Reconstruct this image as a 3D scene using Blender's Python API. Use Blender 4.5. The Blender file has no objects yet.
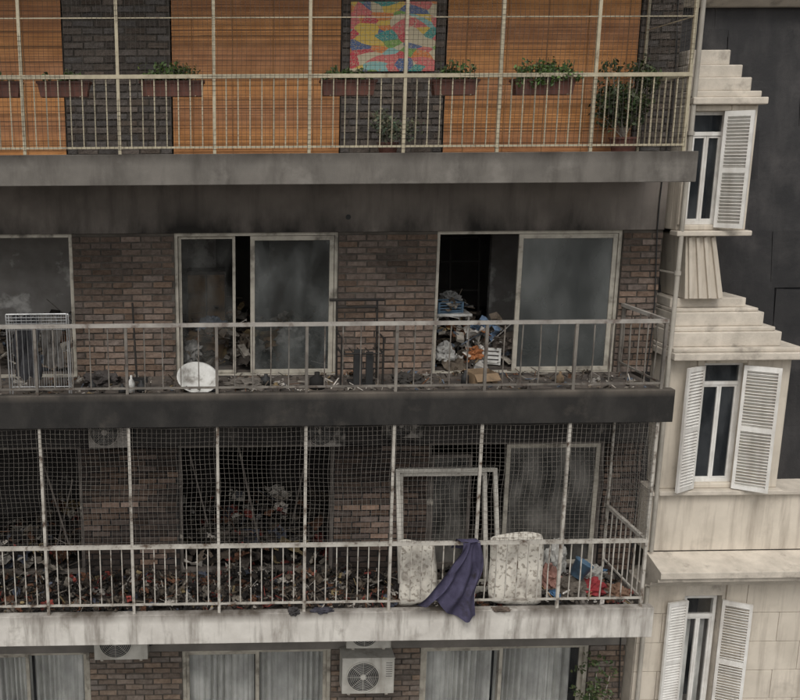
import bpy, math, random
from mathutils import Vector, Matrix, noise
random.seed(7)
sc = bpy.context.scene
RW = 1.25    # depth of the balconies (plane of the brick wall)
S = 1.1083   # railing post spacing
XE = .42     # right end of the building

# ------------------------------------------------------------------ materials
def M(name, c1, c2=None, scale=3.0, rough=.8, bump=.15, bscale=60, metal=0, streak=None, samt=.6,
      attr=False, lo=.35, hi=.65, sstretch=(5,5,.6), spec=.3, patch=None, pscale=1.3, plo=.5, phi=.7, detail=6,
      zsoot=None):
    m = bpy.data.materials.new(name); m.use_nodes = True
    nt = m.node_tree; N = nt.nodes; L = nt.links
    bs = N['Principled BSDF']
    tc = N.new('ShaderNodeTexCoord')
    def noi(sc_, det=6, mp=None):
        n = N.new('ShaderNodeTexNoise'); n.inputs['Scale'].default_value = sc_; n.inputs['Detail'].default_value = det
        n.inputs['Roughness'].default_value = .62
        if mp:
            k = N.new('ShaderNodeMapping'); k.inputs['Scale'].default_value = mp
            L.new(tc.outputs['Object'], k.inputs[0]); L.new(k.outputs[0], n.inputs['Vector'])
        else: L.new(tc.outputs['Object'], n.inputs['Vector'])
        return n
    def mr(sock, a, b):
        r = N.new('ShaderNodeMapRange'); r.inputs[1].default_value = a; r.inputs[2].default_value = b
        L.new(sock, r.inputs[0]); return r.outputs[0]
    def mix(f, a, b, typ='MIX'):
        x = N.new('ShaderNodeMix'); x.data_type = 'RGBA'; x.blend_type = typ
        if isinstance(f, float): x.inputs[0].default_value = f
        else: L.new(f, x.inputs[0])
        for s, i in ((a, 6), (b, 7)):
            if isinstance(s, tuple): x.inputs[i].default_value = (*s[:3], 1)
            else: L.new(s, x.inputs[i])
        return x.outputs[2]
    if c2 is None: c2 = tuple(c*.72 for c in c1)
    col = mix(mr(noi(scale, detail).outputs[0], lo, hi), c1, c2)
    if streak:
        f = mr(noi(1.0, 5, sstretch).outputs[0], .48, .72)
        mm = N.new('ShaderNodeMath'); mm.operation = 'MULTIPLY'; mm.inputs[1].default_value = samt
        L.new(f, mm.inputs[0]); col = mix(mm.outputs[0], col, streak)
    if patch:
        f = mr(noi(pscale, 7).outputs[0], plo, phi); col = mix(f, col, patch)
    if zsoot:   # soot / grime deposit that thickens between two heights, broken up by noise
        za, zb, cs, amt = zsoot
        sx = N.new('ShaderNodeSeparateXYZ'); L.new(tc.outputs['Object'], sx.inputs[0])
        g = mr(sx.outputs[2], za, zb)
        nn = mr(noi(.9, 6, (1.6,1,.7)).outputs[0], .3, .65)
        a1 = N.new('ShaderNodeMath'); a1.operation = 'MULTIPLY'; L.new(g, a1.inputs[0]); L.new(nn, a1.inputs[1])
        a2 = N.new('ShaderNodeMath'); a2.operation = 'MULTIPLY'; L.new(a1.outputs[0], a2.inputs[0]); a2.inputs[1].default_value = amt; a2.use_clamp = True
        col = mix(a2.outputs[0], col, cs)
    if attr:
        a = N.new('ShaderNodeAttribute'); a.attribute_name = 'Col'
        col = mix(1.0, a.outputs['Color'], col, 'MULTIPLY')
    L.new(col, bs.inputs['Base Color'])
    bs.inputs['Roughness'].default_value = rough; bs.inputs['Metallic'].default_value = metal
    bs.inputs['Specular IOR Level'].default_value = spec
    if bump:
        b = N.new('ShaderNodeBump'); b.inputs['Strength'].default_value = bump; b.inputs['Distance'].default_value = .02
        L.new(noi(bscale, 5).outputs[0], b.inputs['Height']); L.new(b.outputs[0], bs.inputs['Normal'])
    return m

def glassmat(name, tint, transp, rough, dirt_refl, var=.12, ns=2.5):
    m = bpy.data.materials.new(name); m.use_nodes = True
    nt = m.node_tree; N = nt.nodes; L = nt.links; bs = N['Principled BSDF']; out = N['Material Output']
    tc = N.new('ShaderNodeTexCoord'); n = N.new('ShaderNodeTexNoise'); n.inputs['Scale'].default_value = ns; n.inputs['Detail'].default_value = 8
    mp = N.new('ShaderNodeMapping'); mp.inputs['Scale'].default_value = (1.6, 1, .8); mp.inputs['Rotation'].default_value = (0, .5, 0)
    L.new(tc.outputs['Object'], mp.inputs[0]); L.new(mp.outputs[0], n.inputs['Vector'])
    r0 = N.new('ShaderNodeMapRange'); r0.inputs[1].default_value = .35; r0.inputs[2].default_value = .68; L.new(n.outputs[0], r0.inputs[0])
    cr = N.new('ShaderNodeMix'); cr.data_type = 'RGBA'; L.new(r0.outputs[0], cr.inputs[0])
    cr.inputs[6].default_value = (*tint, 1); cr.inputs[7].default_value = (*dirt_refl, 1)  # lighter diagonal patches: grime film with reflections painted into the colour
    L.new(cr.outputs[2], bs.inputs['Base Color']); bs.inputs['Roughness'].default_value = rough
    bs.inputs['Specular IOR Level'].default_value = .5
    tr = N.new('ShaderNodeBsdfTransparent'); mx = N.new('ShaderNodeMixShader')
    r = N.new('ShaderNodeMapRange'); r.inputs[1].default_value = .35; r.inputs[2].default_value = .65
    r.inputs[3].default_value = min(1, transp+var); r.inputs[4].default_value = max(0, transp-var)
    L.new(n.outputs[0], r.inputs[0]); L.new(r.outputs[0], mx.inputs[0])
    L.new(bs.outputs[0], mx.inputs[1]); L.new(tr.outputs[0], mx.inputs[2]); L.new(mx.outputs[0], out.inputs[0])
    return m

m_brick = M('brick', (1,1,1), (.66,.64,.62), scale=16, rough=.92, bump=.7, bscale=40, attr=True)
m_mortar = M('mortar', (.095,.083,.07), (.05,.043,.036), scale=3, rough=.95)
m_mortarC = M('mortar_sooted', (.022,.02,.019), (.010,.009,.009), scale=2, rough=.95)
m_plB = M('plaster_smoked', (.235,.205,.18), (.165,.143,.126), scale=1.1, rough=.9, streak=(.065,.055,.047), samt=.5, patch=(.08,.07,.06), pscale=.8, plo=.55, phi=.8, bump=.08, zsoot=(-.55,-1.04,(.020,.018,.016),1.25))
m_plC = M('plaster_burnt', (.022,.020,.019), (.05,.045,.042), scale=2, rough=.95, patch=(.15,.135,.12), pscale=3, plo=.62, phi=.74)
m_plD = M('plaster_grey', (.20,.18,.16), (.12,.11,.098), scale=1.5)
m_fA = M('concrete_fascia_grey', (.165,.15,.132), (.11,.10,.088), scale=1.4, rough=.9, streak=(.055,.048,.041), samt=.75, sstretch=(3,3,.8), bump=.12, patch=(.24,.22,.195), pscale=1.7, plo=.54, phi=.8, zsoot=(-.14,.0,(.04,.034,.028),1.1))
m_fB = M('concrete_fascia_sooted', (.015,.014,.013), (.026,.024,.022), scale=2, rough=.85, streak=(.06,.054,.048), samt=.5, sstretch=(2.2,2.2,1.2), bump=.15, patch=(.07,.06,.05), pscale=1.7, plo=.6, phi=.8, zsoot=(-3.00,-2.91,(.16,.135,.11),.75))
m_fC = M('concrete_fascia_white', (.60,.57,.52), (.45,.42,.38), scale=2, rough=.85, streak=(.13,.11,.09), samt=.85, sstretch=(7,7,.9), bump=.12, patch=(.22,.195,.165), pscale=2.6, plo=.57, phi=.76, zsoot=(-6.0,-5.87,(.09,.075,.06),1.1))
m_fl = M('floor_tile_dirty', (.13,.108,.09), (.055,.047,.042), scale=3, rough=.9, patch=(.03,.027,.025), pscale=2, plo=.5, phi=.65)
m_flC = M('floor_charred', (.026,.022,.019), (.07,.058,.048), scale=5, rough=.95, bump=.5, bscale=30)
m_room = M('room_charred', (.016,.014,.013), (.038,.034,.031), scale=2, rough=.95, patch=(.20,.18,.16), pscale=1.9, plo=.62, phi=.70)
m_roomB = M('room_smoked', (.22,.205,.19), (.34,.32,.30), scale=1.6, rough=.95, patch=(.62,.60,.57), pscale=2.0, plo=.56, phi=.66)
m_railA = M('railing_paint_beige', (.41,.36,.255), (.30,.26,.185), scale=12, rough=.55, bump=.03, patch=(.17,.12,.075), pscale=9, plo=.60, phi=.74)
m_railB = M('railing_paint_smoked', (.20,.18,.155), (.085,.075,.065), scale=2.2, rough=.65, bump=.05, patch=(.055,.036,.026), pscale=6, plo=.52, phi=.68)
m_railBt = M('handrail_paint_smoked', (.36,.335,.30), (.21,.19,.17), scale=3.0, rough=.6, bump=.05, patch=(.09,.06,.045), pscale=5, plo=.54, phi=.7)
m_railC = M('railing_paint_white_worn', (.47,.44,.39), (.27,.245,.21), scale=4, rough=.6, bump=.05, patch=(.08,.052,.036), pscale=8, plo=.54, phi=.68)
m_netC = M('net_cord', (.21,.19,.165), (.10,.09,.08), scale=2, rough=.9, bump=0)
m_netA = M('net_cord_dark', (.07,.06,.05), (.05,.045,.04), scale=2, rough=.9, bump=0)
m_alu = M('aluminium_cream', (.44,.405,.34), (.29,.265,.22), scale=6, rough=.45, bump=.03, patch=(.09,.078,.064), pscale=3, plo=.54, phi=.72)
m_aluC = M('aluminium_scorched', (.13,.112,.098), (.045,.038,.033), scale=4, rough=.6, bump=.06, patch=(.36,.33,.28), pscale=4, plo=.6, phi=.7)
m_aluW = M('frame_white', (.56,.53,.47), (.40,.375,.33), scale=5, rough=.5, bump=.03, patch=(.16,.13,.105), pscale=4, plo=.56, phi=.70)
m_blind = M('bamboo_blind', (1,1,1), (.76,.71,.64), scale=5, rough=.6, attr=True, bump=.15, patch=(.66,.58,.5), pscale=1.2, plo=.5, phi=.75)
m_col = M('debris', (1,1,1), (.55,.53,.51), scale=14, rough=.92, attr=True, bump=.4)
m_leaf = M('leaf', (1,1,1), (.7,.75,.65), scale=9, rough=.55, attr=True, bump=0)
m_terra = M('terracotta_plastic', (.15,.062,.045), (.09,.04,.03), scale=6, rough=.6, bump=.05)
m_ac = M('ac_enamel', (.52,.50,.45), (.38,.36,.32), scale=4, rough=.5, bump=.03, streak=(.18,.15,.12), samt=.7)
m_acC = M('ac_enamel_smoked', (.30,.275,.25), (.10,.09,.08), scale=4, rough=.7, bump=.05, patch=(.03,.027,.024), pscale=4, plo=.48, phi=.60)
m_dark = M('dark_plastic', (.02,.02,.02), (.035,.035,.035), rough=.6, bump=0)
m_char = M('charred_steel', (.015,.014,.013), (.03,.026,.022), rough=.8, bump=.1)
m_stone = M('cream_render', (.61,.545,.455), (.49,.435,.36), scale=1.3, rough=.85, streak=(.24,.20,.16), samt=.6, sstretch=(8,8,.7), bump=.12, bscale=90, patch=(.33,.285,.235), pscale=2.0, plo=.58, phi=.82)
m_stoneW = M('cornice_weathered', (.57,.51,.43), (.42,.375,.315), scale=4, rough=.9, bump=.25, bscale=40, patch=(.15,.13,.108), pscale=3.2, plo=.56, phi=.78)
m_slate = M('slate', (1,1,1), (.7,.71,.73), scale=3, rough=.65, attr=True, bump=.35, bscale=22, patch=(2.6,2.5,2.4), pscale=1.3, plo=.52, phi=.85, streak=(1.9,1.85,1.8), samt=.7, sstretch=(2.5,1,.7), spec=.25)
m_white = M('white_shutter_paint', (.72,.70,.66), (.58,.56,.52), scale=5, rough=.5, bump=.04, streak=(.34,.30,.26), samt=.6)
m_gl = glassmat('window_glass', (.02,.025,.03), .55, .04, (.06,.065,.07))
m_glD = glassmat('window_glass_clear', (.02,.025,.03), .84, .04, (.10,.10,.10), .08)
m_glB = glassmat('glass_smoked', (.035,.04,.038), .55, .08, (.14,.145,.14), .30, 1.8)
m_glO = glassmat('glass_smoked_thin', (.04,.04,.038), .86, .06, (.14,.14,.13), .12, 2.4)
m_glB2 = glassmat('glass_smoked_matt', (.06,.065,.063), .22, .16, (.13,.135,.13), .16, 1.2)
m_glC = glassmat('glass_sooted', (.03,.029,.026), .25, .4, (.155,.145,.13), .15)
m_curt = M('curtain', (.74,.74,.70), (.58,.58,.54), scale=3, rough=.9, bump=.05, streak=(.30,.29,.27), samt=.6, sstretch=(26,1,.15))  # vertical dark streaks paint fold shade into the cloth colour
m_purple = M('purple_cloth', (.062,.056,.098), (.036,.032,.058), scale=7, rough=.92, bump=.2, patch=(.026,.022,.028), pscale=5, plo=.54, phi=.70)
m_pipe = M('pipe_paint', (.42,.385,.33), (.3,.275,.235), scale=3, rough=.6, bump=.03)
m_asph = M('asphalt', (.05,.05,.05), (.035,.035,.035), scale=8, rough=.9, bump=.3)
m_pave = M('pavement_slab', (.25,.24,.22), (.18,.17,.16), scale=3, rough=.9)
m_paint = M('road_paint', (.7,.7,.66), (.55,.55,.5), scale=6, rough=.7)
m_steel = M('galvanised_wire', (.5,.5,.5), (.30,.30,.29), scale=7, rough=.4, metal=.5, bump=0)
m_plast = M('plastic_white', (.60,.59,.56), (.40,.39,.36), scale=5, rough=.45, bump=.02, patch=(.17,.15,.13), pscale=5, plo=.52, phi=.70)
m_card = M('cardboard', (.26,.18,.11), (.19,.13,.08), scale=5, rough=.9, patch=(.05,.04,.03), pscale=4, plo=.5, phi=.66)
m_blue = M('blue_plastic', (.10,.17,.25), (.07,.12,.17), rough=.4, patch=(.05,.06,.07), pscale=6)

m_mat = bpy.data.materials.new('mattress_ticking'); m_mat.use_nodes = True
def _mt():
    nt = m_mat.node_tree; N = nt.nodes; L = nt.links; bs = N['Principled BSDF']
    tc = N.new('ShaderNodeTexCoord')
    n0 = N.new('ShaderNodeTexNoise'); n0.inputs['Scale'].default_value = 21; n0.inputs['Detail'].default_value = 3; L.new(tc.outputs['Object'], n0.inputs['Vector'])
    r = N.new('ShaderNodeValToRGB'); e = r.color_ramp
    e.elements[0].position = .38; e.elements[0].color = (.27,.24,.20,1); e.elements[1].position = .48; e.elements[1].color = (.55,.515,.45,1)
    L.new(n0.outputs[0], r.inputs[0])
    n = N.new('ShaderNodeTexNoise'); n.inputs['Scale'].default_value = 4; n.inputs['Detail'].default_value = 7; L.new(tc.outputs['Object'], n.inputs['Vector'])
    mp = N.new('ShaderNodeMapRange'); mp.inputs[1].default_value = .5; mp.inputs[2].default_value = .75; L.new(n.outputs[0], mp.inputs[0])
    x = N.new('ShaderNodeMix'); x.data_type = 'RGBA'; L.new(mp.outputs[0], x.inputs[0]); L.new(r.outputs[0], x.inputs[6]); x.inputs[7].default_value = (.19,.165,.14,1)
    L.new(x.outputs[2], bs.inputs['Base Color']); bs.inputs['Roughness'].default_value = .9
_mt()
m_art = bpy.data.materials.new('abstract_painting'); m_art.use_nodes = True
def _art():
    nt = m_art.node_tree; N = nt.nodes; L = nt.links; bs = N['Principled BSDF']
    tc = N.new('ShaderNodeTexCoord')
    n = N.new('ShaderNodeTexNoise'); n.inputs['Scale'].default_value = 2.2; n.inputs['Detail'].default_value = 0
    L.new(tc.outputs['Object'], n.inputs['Vector'])
    vs = N.new('ShaderNodeVectorMath'); vs.operation = 'SCALE'; vs.inputs['Scale'].default_value = .30; L.new(n.outputs['Color'], vs.inputs[0])
    va = N.new('ShaderNodeVectorMath'); va.operation = 'ADD'; L.new(tc.outputs['Object'], va.inputs[0]); L.new(vs.outputs[0], va.inputs[1])
    mp = N.new('ShaderNodeMapping'); mp.inputs['Rotation'].default_value = (0, .9, 0); mp.inputs['Scale'].default_value = (4.4, .01, 9.5)
    L.new(va.outputs[0], mp.inputs[0])
    v = N.new('ShaderNodeTexVoronoi'); v.inputs['Scale'].default_value = 1.0; L.new(mp.outputs[0], v.inputs['Vector'])
    sx = N.new('ShaderNodeSeparateColor'); L.new(v.outputs['Color'], sx.inputs[0])
    r = N.new('ShaderNodeValToRGB'); r.color_ramp.interpolation = 'CONSTANT'; L.new(sx.outputs[0], r.inputs[0])
    cols = [(.55,.05,.07),(.68,.46,.07),(.04,.28,.25),(.62,.13,.13),(.07,.12,.26),(.58,.50,.34),(.16,.33,.06),(.66,.20,.04),(.22,.46,.44)]
    el = r.color_ramp.elements
    el[0].color = (*cols[0],1); el[1].position = 1/9; el[1].color = (*cols[1],1)
    for i in range(2, 9):
        k = el.new(i/9); k.color = (*cols[i],1)
    v2 = N.new('ShaderNodeTexVoronoi'); v2.feature = 'DISTANCE_TO_EDGE'; L.new(mp.outputs[0], v2.inputs['Vector'])
    lt = N.new('ShaderNodeMath'); lt.operation = 'LESS_THAN'; lt.inputs[1].default_value = .03; L.new(v2.outputs['Distance'], lt.inputs[0])
    x = N.new('ShaderNodeMix'); x.data_type = 'RGBA'; L.new(lt.outputs[0], x.inputs[0]); L.new(r.outputs[0], x.inputs[6]); x.inputs[7].default_value = (.5,.42,.28,1)
    L.new(x.outputs[2], bs.inputs['Base Color']); bs.inputs['Roughness'].default_value = .6
_art()

# ------------------------------------------------------------------ mesh builder
def empty(name):
    o = bpy.data.objects.new(name, None); sc.collection.objects.link(o); return o
class MB:
    def __init__(s): s.v=[]; s.f=[]; s.m=[]; s.c=[]
    def add(s, vs, fs, mat=0, col=(1,1,1)):
        n = len(s.v); s.v += [tuple(p) for p in vs]
        for f in fs: s.f.append([i+n for i in f]); s.m.append(mat); s.c.append(col)
    def box(s, x0,x1,y0,y1,z0,z1, mat=0, col=(1,1,1), T=None):
        vs=[Vector(p) for p in ((x0,y0,z0),(x1,y0,z0),(x1,y1,z0),(x0,y1,z0),(x0,y0,z1),(x1,y0,z1),(x1,y1,z1),(x0,y1,z1))]
        if T is not None: vs=[T@p for p in vs]
        s.add(vs, ((0,3,2,1),(4,5,6,7),(0,1,5,4),(1,2,6,5),(2,3,7,6),(3,0,4,7)), mat, col)
    def bar(s, p0, p1, w, mat=0, n=4, col=(1,1,1), w2=None):
        p0=Vector(p0); p1=Vector(p1); d=(p1-p0)
        if d.length<1e-6: return
        d.normalize(); a=Vector((0,1,0)) if abs(d.y)<.9 else Vector((1,0,0))
        u=d.cross(a).normalized(); w_=d.cross(u)
        ph=math.pi/4 if n==4 else 0; k=math.sqrt(.5) if n==4 else .5
        r0=w*k; r1=(w2 or w)*k
        vs=[p0+(u*math.cos(ph+2*math.pi*i/n)+w_*math.sin(ph+2*math.pi*i/n))*r0 for i in range(n)]
        vs+=[p1+(u*math.cos(ph+2*math.pi*i/n)+w_*math.sin(ph+2*math.pi*i/n))*r1 for i in range(n)]
        fs=[(i,(i+1)%n,n+(i+1)%n,n+i) for i in range(n)]+[tuple(range(n-1,-1,-1)),tuple(range(n,2*n))]
        s.add(vs,fs,mat,col)
    def poly(s, pts, w, mat=0, n=4):
        for a,b in zip(pts,pts[1:]): s.bar(a,b,w,mat,n)
    def prism(s, prof, x0, x1, mat=0):
        n=len(prof); vs=[(x0,y,z) for y,z in prof]+[(x1,y,z) for y,z in prof]
        fs=[(i,(i+1)%n,n+(i+1)%n,n+i) for i in range(n)]+[tuple(range(n-1,-1,-1)),tuple(range(n,2*n))]
        s.add(vs,fs,mat)
    def make(s, name, mats, parent=None, bevel=0, smooth=False):
        me=bpy.data.meshes.new(name); me.from_pydata(s.v,[],s.f); me.update()
        for m in mats: me.materials.append(m)
        me.polygons.foreach_set('material_index', s.m)
        ca=me.color_attributes.new(name='Col',type='FLOAT_COLOR',domain='CORNER')
        data=[]
        for f,c in zip(s.f,s.c): data += [c[0],c[1],c[2],1.0]*len(f)
        ca.data.foreach_set('color', data)
        if smooth: me.polygons.foreach_set('use_smooth',[True]*len(s.f))
        o=bpy.data.objects.new(name,me); sc.collection.objects.link(o)
        if parent: o.parent=parent
        if bevel:
            b=o.modifiers.new('bevel','BEVEL'); b.width=bevel; b.segments=2; b.limit_method='ANGLE'
        return o

def fbm(x,z,s=1.0,o=0): return noise.fractal(Vector((x*s+o,z*s,o*1.7)),1.0,2.0,5)

# ------------------------------------------------------------------ main building
bld = empty('apartment_building')
XL = -15.0
ZS = {'E':2.94,'A':0.0,'B':-2.91,'C':-5.87,'D':-8.74}
TH = {'E':.36,'A':.36,'B':.42,'C':.42,'D':.40}
fm = {'E':m_fA,'A':m_fA,'B':m_fB,'C':m_fC,'D':m_plD}
for k in ZS:
    z=ZS[k]; t=TH[k]; b=MB()
    b.box(XL,.115,0,.12,z-t,z,0)
    b.box(XL,.10,.12,RW-.035,z-t+.03,z-.07,1)
    b.make('balcony_slab_'+k.lower(),[fm[k], m_flC if k=='C' else m_fl, ],bld,bevel=.008)
    i=MB(); i.box(XL,XE-.02,RW+.2,6.5,z-t+.03,z-.06,0)
    i.make('floor_slab_'+k.lower(),[m_room if k=='C' else m_roomB if k=='A' else m_fl],bld)

PIERS=[(-12.2,-10.9),(-7.51,-6.15),(-3.95,-2.62),(-.11,XE)]
def bcol(base,var=.28,soot=None):
    def f(x,z):
        k=random.uniform(1-var,1+var); w=random.uniform(-.05,.12)
        c=[base[0]*k*(1+w),base[1]*k,base[2]*k*(1-w)]
        if soot: 
            s=soot(x,z); c=[q*s for q in c]
        return tuple(c)
    return f
def bricks(b,x0,x1,z0,z1,y,cf,H=.088,Lb=.27):
    r=0; z=z0
    while z<z1-.02:
        zt=min(z+H-.014,z1)
        x=x0-(Lb/2 if r%2 else 0)+random.uniform(-.03,.0)
        while x<x1:
            a=max(x,x0)+.005; c=min(x+Lb-.014,x1)-.003
            if c-a>.03:
                p=[random.uniform(.006,.022) for _ in range(4)]
                zz=[z+random.uniform(0,.007),z+random.uniform(0,.007),zt-random.uniform(0,.008),zt-random.uniform(0,.008)]
                xm=(a+c)/2+random.uniform(-.04,.04); xm=min(max(xm,a+.01),c-.01); pm=random.uniform(.008,.024)
                vs=[(a,y-p[0],zz[0]),(xm,y-pm,zz[0]+random.uniform(-.002,.004)),(c,y-p[1],zz[1]),(c,y-p[2],zz[2]),(xm,y-pm+random.uniform(-.004,.004),zz[2]-random.uniform(-.002,.004)),(a,y-p[3],zz[3]),
                    (a,y,zz[0]),(c,y,zz[1]),(c,y,zz[2]),(a,y,zz[3])]
                b.add(vs,((0,1,4,5),(1,2,3,4),(0,6,7,2,1),(2,7,8,3),(3,8,9,5,4),(5,9,6,0)),0,cf((a+c)/2,z))
            x+=Lb
        z+=H; r+=1
def sootC(x,z):
    n=fbm(x,z,1.1,3); m=fbm(x,z,2.7,13)
    v=.42+.9*max(0,n+.2)
    v+=max(0,n-.02)*max(0,m+.25)*3.5
    if x>-1: v=1.0+.5*n
    return max(.25,v)*random.uniform(.8,1.2)
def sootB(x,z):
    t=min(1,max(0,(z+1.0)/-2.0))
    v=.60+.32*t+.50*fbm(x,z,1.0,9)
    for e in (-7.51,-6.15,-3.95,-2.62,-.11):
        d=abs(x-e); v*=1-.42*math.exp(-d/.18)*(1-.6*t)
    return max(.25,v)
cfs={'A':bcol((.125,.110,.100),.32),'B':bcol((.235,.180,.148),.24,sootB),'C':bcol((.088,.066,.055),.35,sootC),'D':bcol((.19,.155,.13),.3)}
mort={'A':m_mortar,'B':m_mortar,'C':m_mortarC,'D':m_mortar}
NEXT={'A':'E','B':'A','C':'B','D':'C'}
HEAD={'A':2.12,'B':-1.03,'C':-3.99,'D':-7.15}
PL={'A':m_plD,'B':m_plB,'C':m_plC,'D':m_plD}
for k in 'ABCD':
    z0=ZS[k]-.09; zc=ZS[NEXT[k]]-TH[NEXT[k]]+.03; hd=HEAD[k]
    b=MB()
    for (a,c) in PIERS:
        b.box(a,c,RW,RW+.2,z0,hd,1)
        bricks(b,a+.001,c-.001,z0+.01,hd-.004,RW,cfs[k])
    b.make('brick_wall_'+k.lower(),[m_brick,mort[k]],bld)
    p=MB(); p.box(XL,XE,RW-.03,RW+.2,hd+.002,zc-.002,0)
    p.make('lintel_band_'+k.lower(),[PL[k]],bld,bevel=.006)
h=MB(); h.bar((-3.83,RW-.036,-.83),(-3.83,RW-.02,-.83),.07,0,12); h.make('vent_hole',[m_dark],bld)
w=MB()
w.box(XE-.18,XE-.002,RW+.202,6.5,-14.6,6,0)
w.box(XL,XE,6.5,6.7,-14.6,6,0)
w.box(XL,XE,RW,6.49,ZS['E']-.05,6,0)
w.box(XL,XE-.2,RW+.01,RW+.2,-14.6,-8.74-.42,0)
w.make('outer_walls',[m_plD],bld)
for k,mt in (('B',m_roomB),('C',m_room)):
    w=MB(); z0=ZS[k]-.06; zc=ZS[NEXT[k]]-TH[NEXT[k]]+.028
    yb=3.4
    for x in (-11.6,-6.9,-3.3): w.box(x-.06,x+.06,RW+.201,yb,z0,zc,0)
    w.box(XL,-5.6,yb,yb+.1,z0,zc,0); w.box(-4.75,-2.1,yb,yb+.1,z0,zc,0); w.box(-1.2,XE-.19,yb,yb+.1,z0,zc,0)
    w.box(-5.6,-4.75,yb,yb+.1,z0+2.1,zc,0); w.box(-2.1,-1.2,yb,yb+.1,z0+2.1,zc,0)
    w.make('interior_walls',[mt],bld)

# ------------------------------------------------------------------ windows
def frame(b,x0,x1,z0,z1,y,w=.05,d=.05,mat=0):
    b.box(x0,x0+w,y,y+d,z0,z1,mat); b.box(x1-w,x1,y,y+d,z0,z1,mat)
    b.box(x0+w,x1-w,y,y+d,z1-w,z1,mat); b.box(x0+w,x1-w,y,y+d,z0,z0+w,mat)
def leaf(b,x0,x1,z0,z1,y,w=.055,glass=1,mat=0):
    frame(b,x0,x1,z0,z1,y,w,.035,mat)
    if glass is not None: b.box(x0+w,x1-w,y+.014,y+.020,z0+w,z1-w,glass)
b=MB(); z0=-3.03; z1=-1.03
frame(b,-6.15,-3.95,z0,z1,RW+.03,.045,.12); leaf(b,-5.13,-4.0,z0+.05,z1-.05,RW+.045,.06,1)
leaf(b,-6.10,-5.33,z0+.05,z1-.05,RW+.10,.04,3)
frame(b,-2.62,-.11,z0,z1,RW+.03,.045,.12); leaf(b,-1.50,-.16,z0+.05,z1-.05,RW+.045,.06,2)
b.box(-1.44,-1.37,RW+.10,RW+.135,z0+.05,z1-.05,0)
frame(b,-10.9,-7.51,z0,z1,RW+.03,.05,.12)
b.make('sliding_windows_b',[m_alu,m_glB,m_glB2,m_glO],bld,bevel=.003)
b=MB(); z0=-5.93; z1=-3.99
frame(b,-6.15,-3.95,z0,z1,RW+.03,.05,.1,0)
frame(b,-2.62,-.11,z0,z1,RW+.03,.05,.12,0); leaf(b,-2.57,-1.98,z0+.05,z1-.2,RW+.045,.05,1,0); leaf(b,-1.50,-.16,z0+.05,z1-.05,RW+.05,.06,1,2)
frame(b,-10.9,-7.51,z0,z1,RW+.03,.05,.1,0); b.box(-8.10,-8.04,RW+.05,RW+.09,z0,z1-.05,0)
b.bar((-8.04,RW+.07,-4.3),(-7.75,RW+.1,-5.5),.025,0); b.bar((-7.65,RW+.07,-4.5),(-7.95,RW+.2,-5.6),.02,0); b.bar((-5.3,RW+.1,-4.05),(-5.0,RW+.4,-5.6),.03,0)
b.bar((-6.0,RW+.1,-4.1),(-5.75,RW+.1,-5.2),.02,0); b.bar((-4.3,RW+.2,-4.1),(-4.5,RW+.5,-5.4),.025,0)
b.make('sliding_windows_c',[m_aluC,m_glC,m_alu],bld,bevel=.003)
b=MB(); z0=-8.8; z1=-7.15
for (x0,x1,ms) in ((-10.9,-7.51,(-8.45,)),(-6.15,-3.95,(-5.05,)),(-2.62,-.11,(-1.42,))):
    frame(b,x0,x1,z0,z1,RW+.03,.055,.12)
    for m in ms:
        leaf(b,x0+.055,m+.04,z0+.055,z1-.055,RW+.05,.05,3); leaf(b,m-.02,x1-.055,z0+.055,z1-.055,RW+.095,.05,3)
b.make('sliding_windows_d',[m_alu,m_gl,m_gl,m_glD],bld,bevel=.003)
def curtain(x0,x1,z0,z1,y,mat=m_curt,amp=.13,step=.008):
    n=int((x1-x0)/step); b=MB(); vs=[]; ph=random.uniform(0,6)
    for j in range(7):
        z=z1+(z0-z1)*j/6
        for i in range(n+1):
            x=x0+(x1-x0)*i/n
            w_=x*68+3.0*math.sin(x*4.3+ph)+1.4*math.sin(x*11+ph*2)
            vs.append((x,y+amp*(.55+.45*math.sin(x*7+ph))*(1-abs(math.sin(w_*.5+.12*j*math.sin(x*3)))**.6),z))
    fs=[(j*(n+1)+i,j*(n+1)+i+1,(j+1)*(n+1)+i+1,(j+1)*(n+1)+i) for j in range(6) for i in range(n)]
    b.add(vs,fs); return b.make('curtain',[mat],bld,smooth=True)
for a,c in ((-10.8,-8.40),(-8.38,-7.60),(-6.07,-5.08),(-5.04,-4.02),(-2.53,-1.50),(-1.46,-.30)):
    curtain(a,c,-8.75,-7.18,RW+.19)
w=MB(); w.box(XL,XE-.2,RW+1.2,RW+1.25,-8.8,-6.28,0); w.make('interior_wall_d',[m_room],bld)

b=MB()
for (x0,x1) in ((-15,-12.25),(-10.88,-7.53),(-6.13,-3.97),(-2.60,-.13)):
    z=.0
    while z<2.1:
        h=.019; k=random.uniform(.75,1.15)
        g=1+.12*math.sin(z*9+x0)
        if random.random()<.07: k*=.6
        c=(.60*k*g,.285*k*g,.118*k)
        yy=RW-.008+random.uniform(-.003,.003)
        b.box(x0,x1,yy,yy+.008,z,z+h-.003,0,c); z+=h
    b.box(x0,x1,RW+.01,RW+.02,-.05,2.12,1)
    x=x0+.25
    while x<x1:
        b.box(x,x+.012,RW-.016,RW-.010,0,2.1,2,(.30,.15,.06)); x+=.52
    b.box(x0,x1,RW-.014,RW-.004,.93,1.0,0,(.33,.155,.06))
b.make('bamboo_blinds',[m_blind,m_dark,m_blind],bld)

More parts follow.
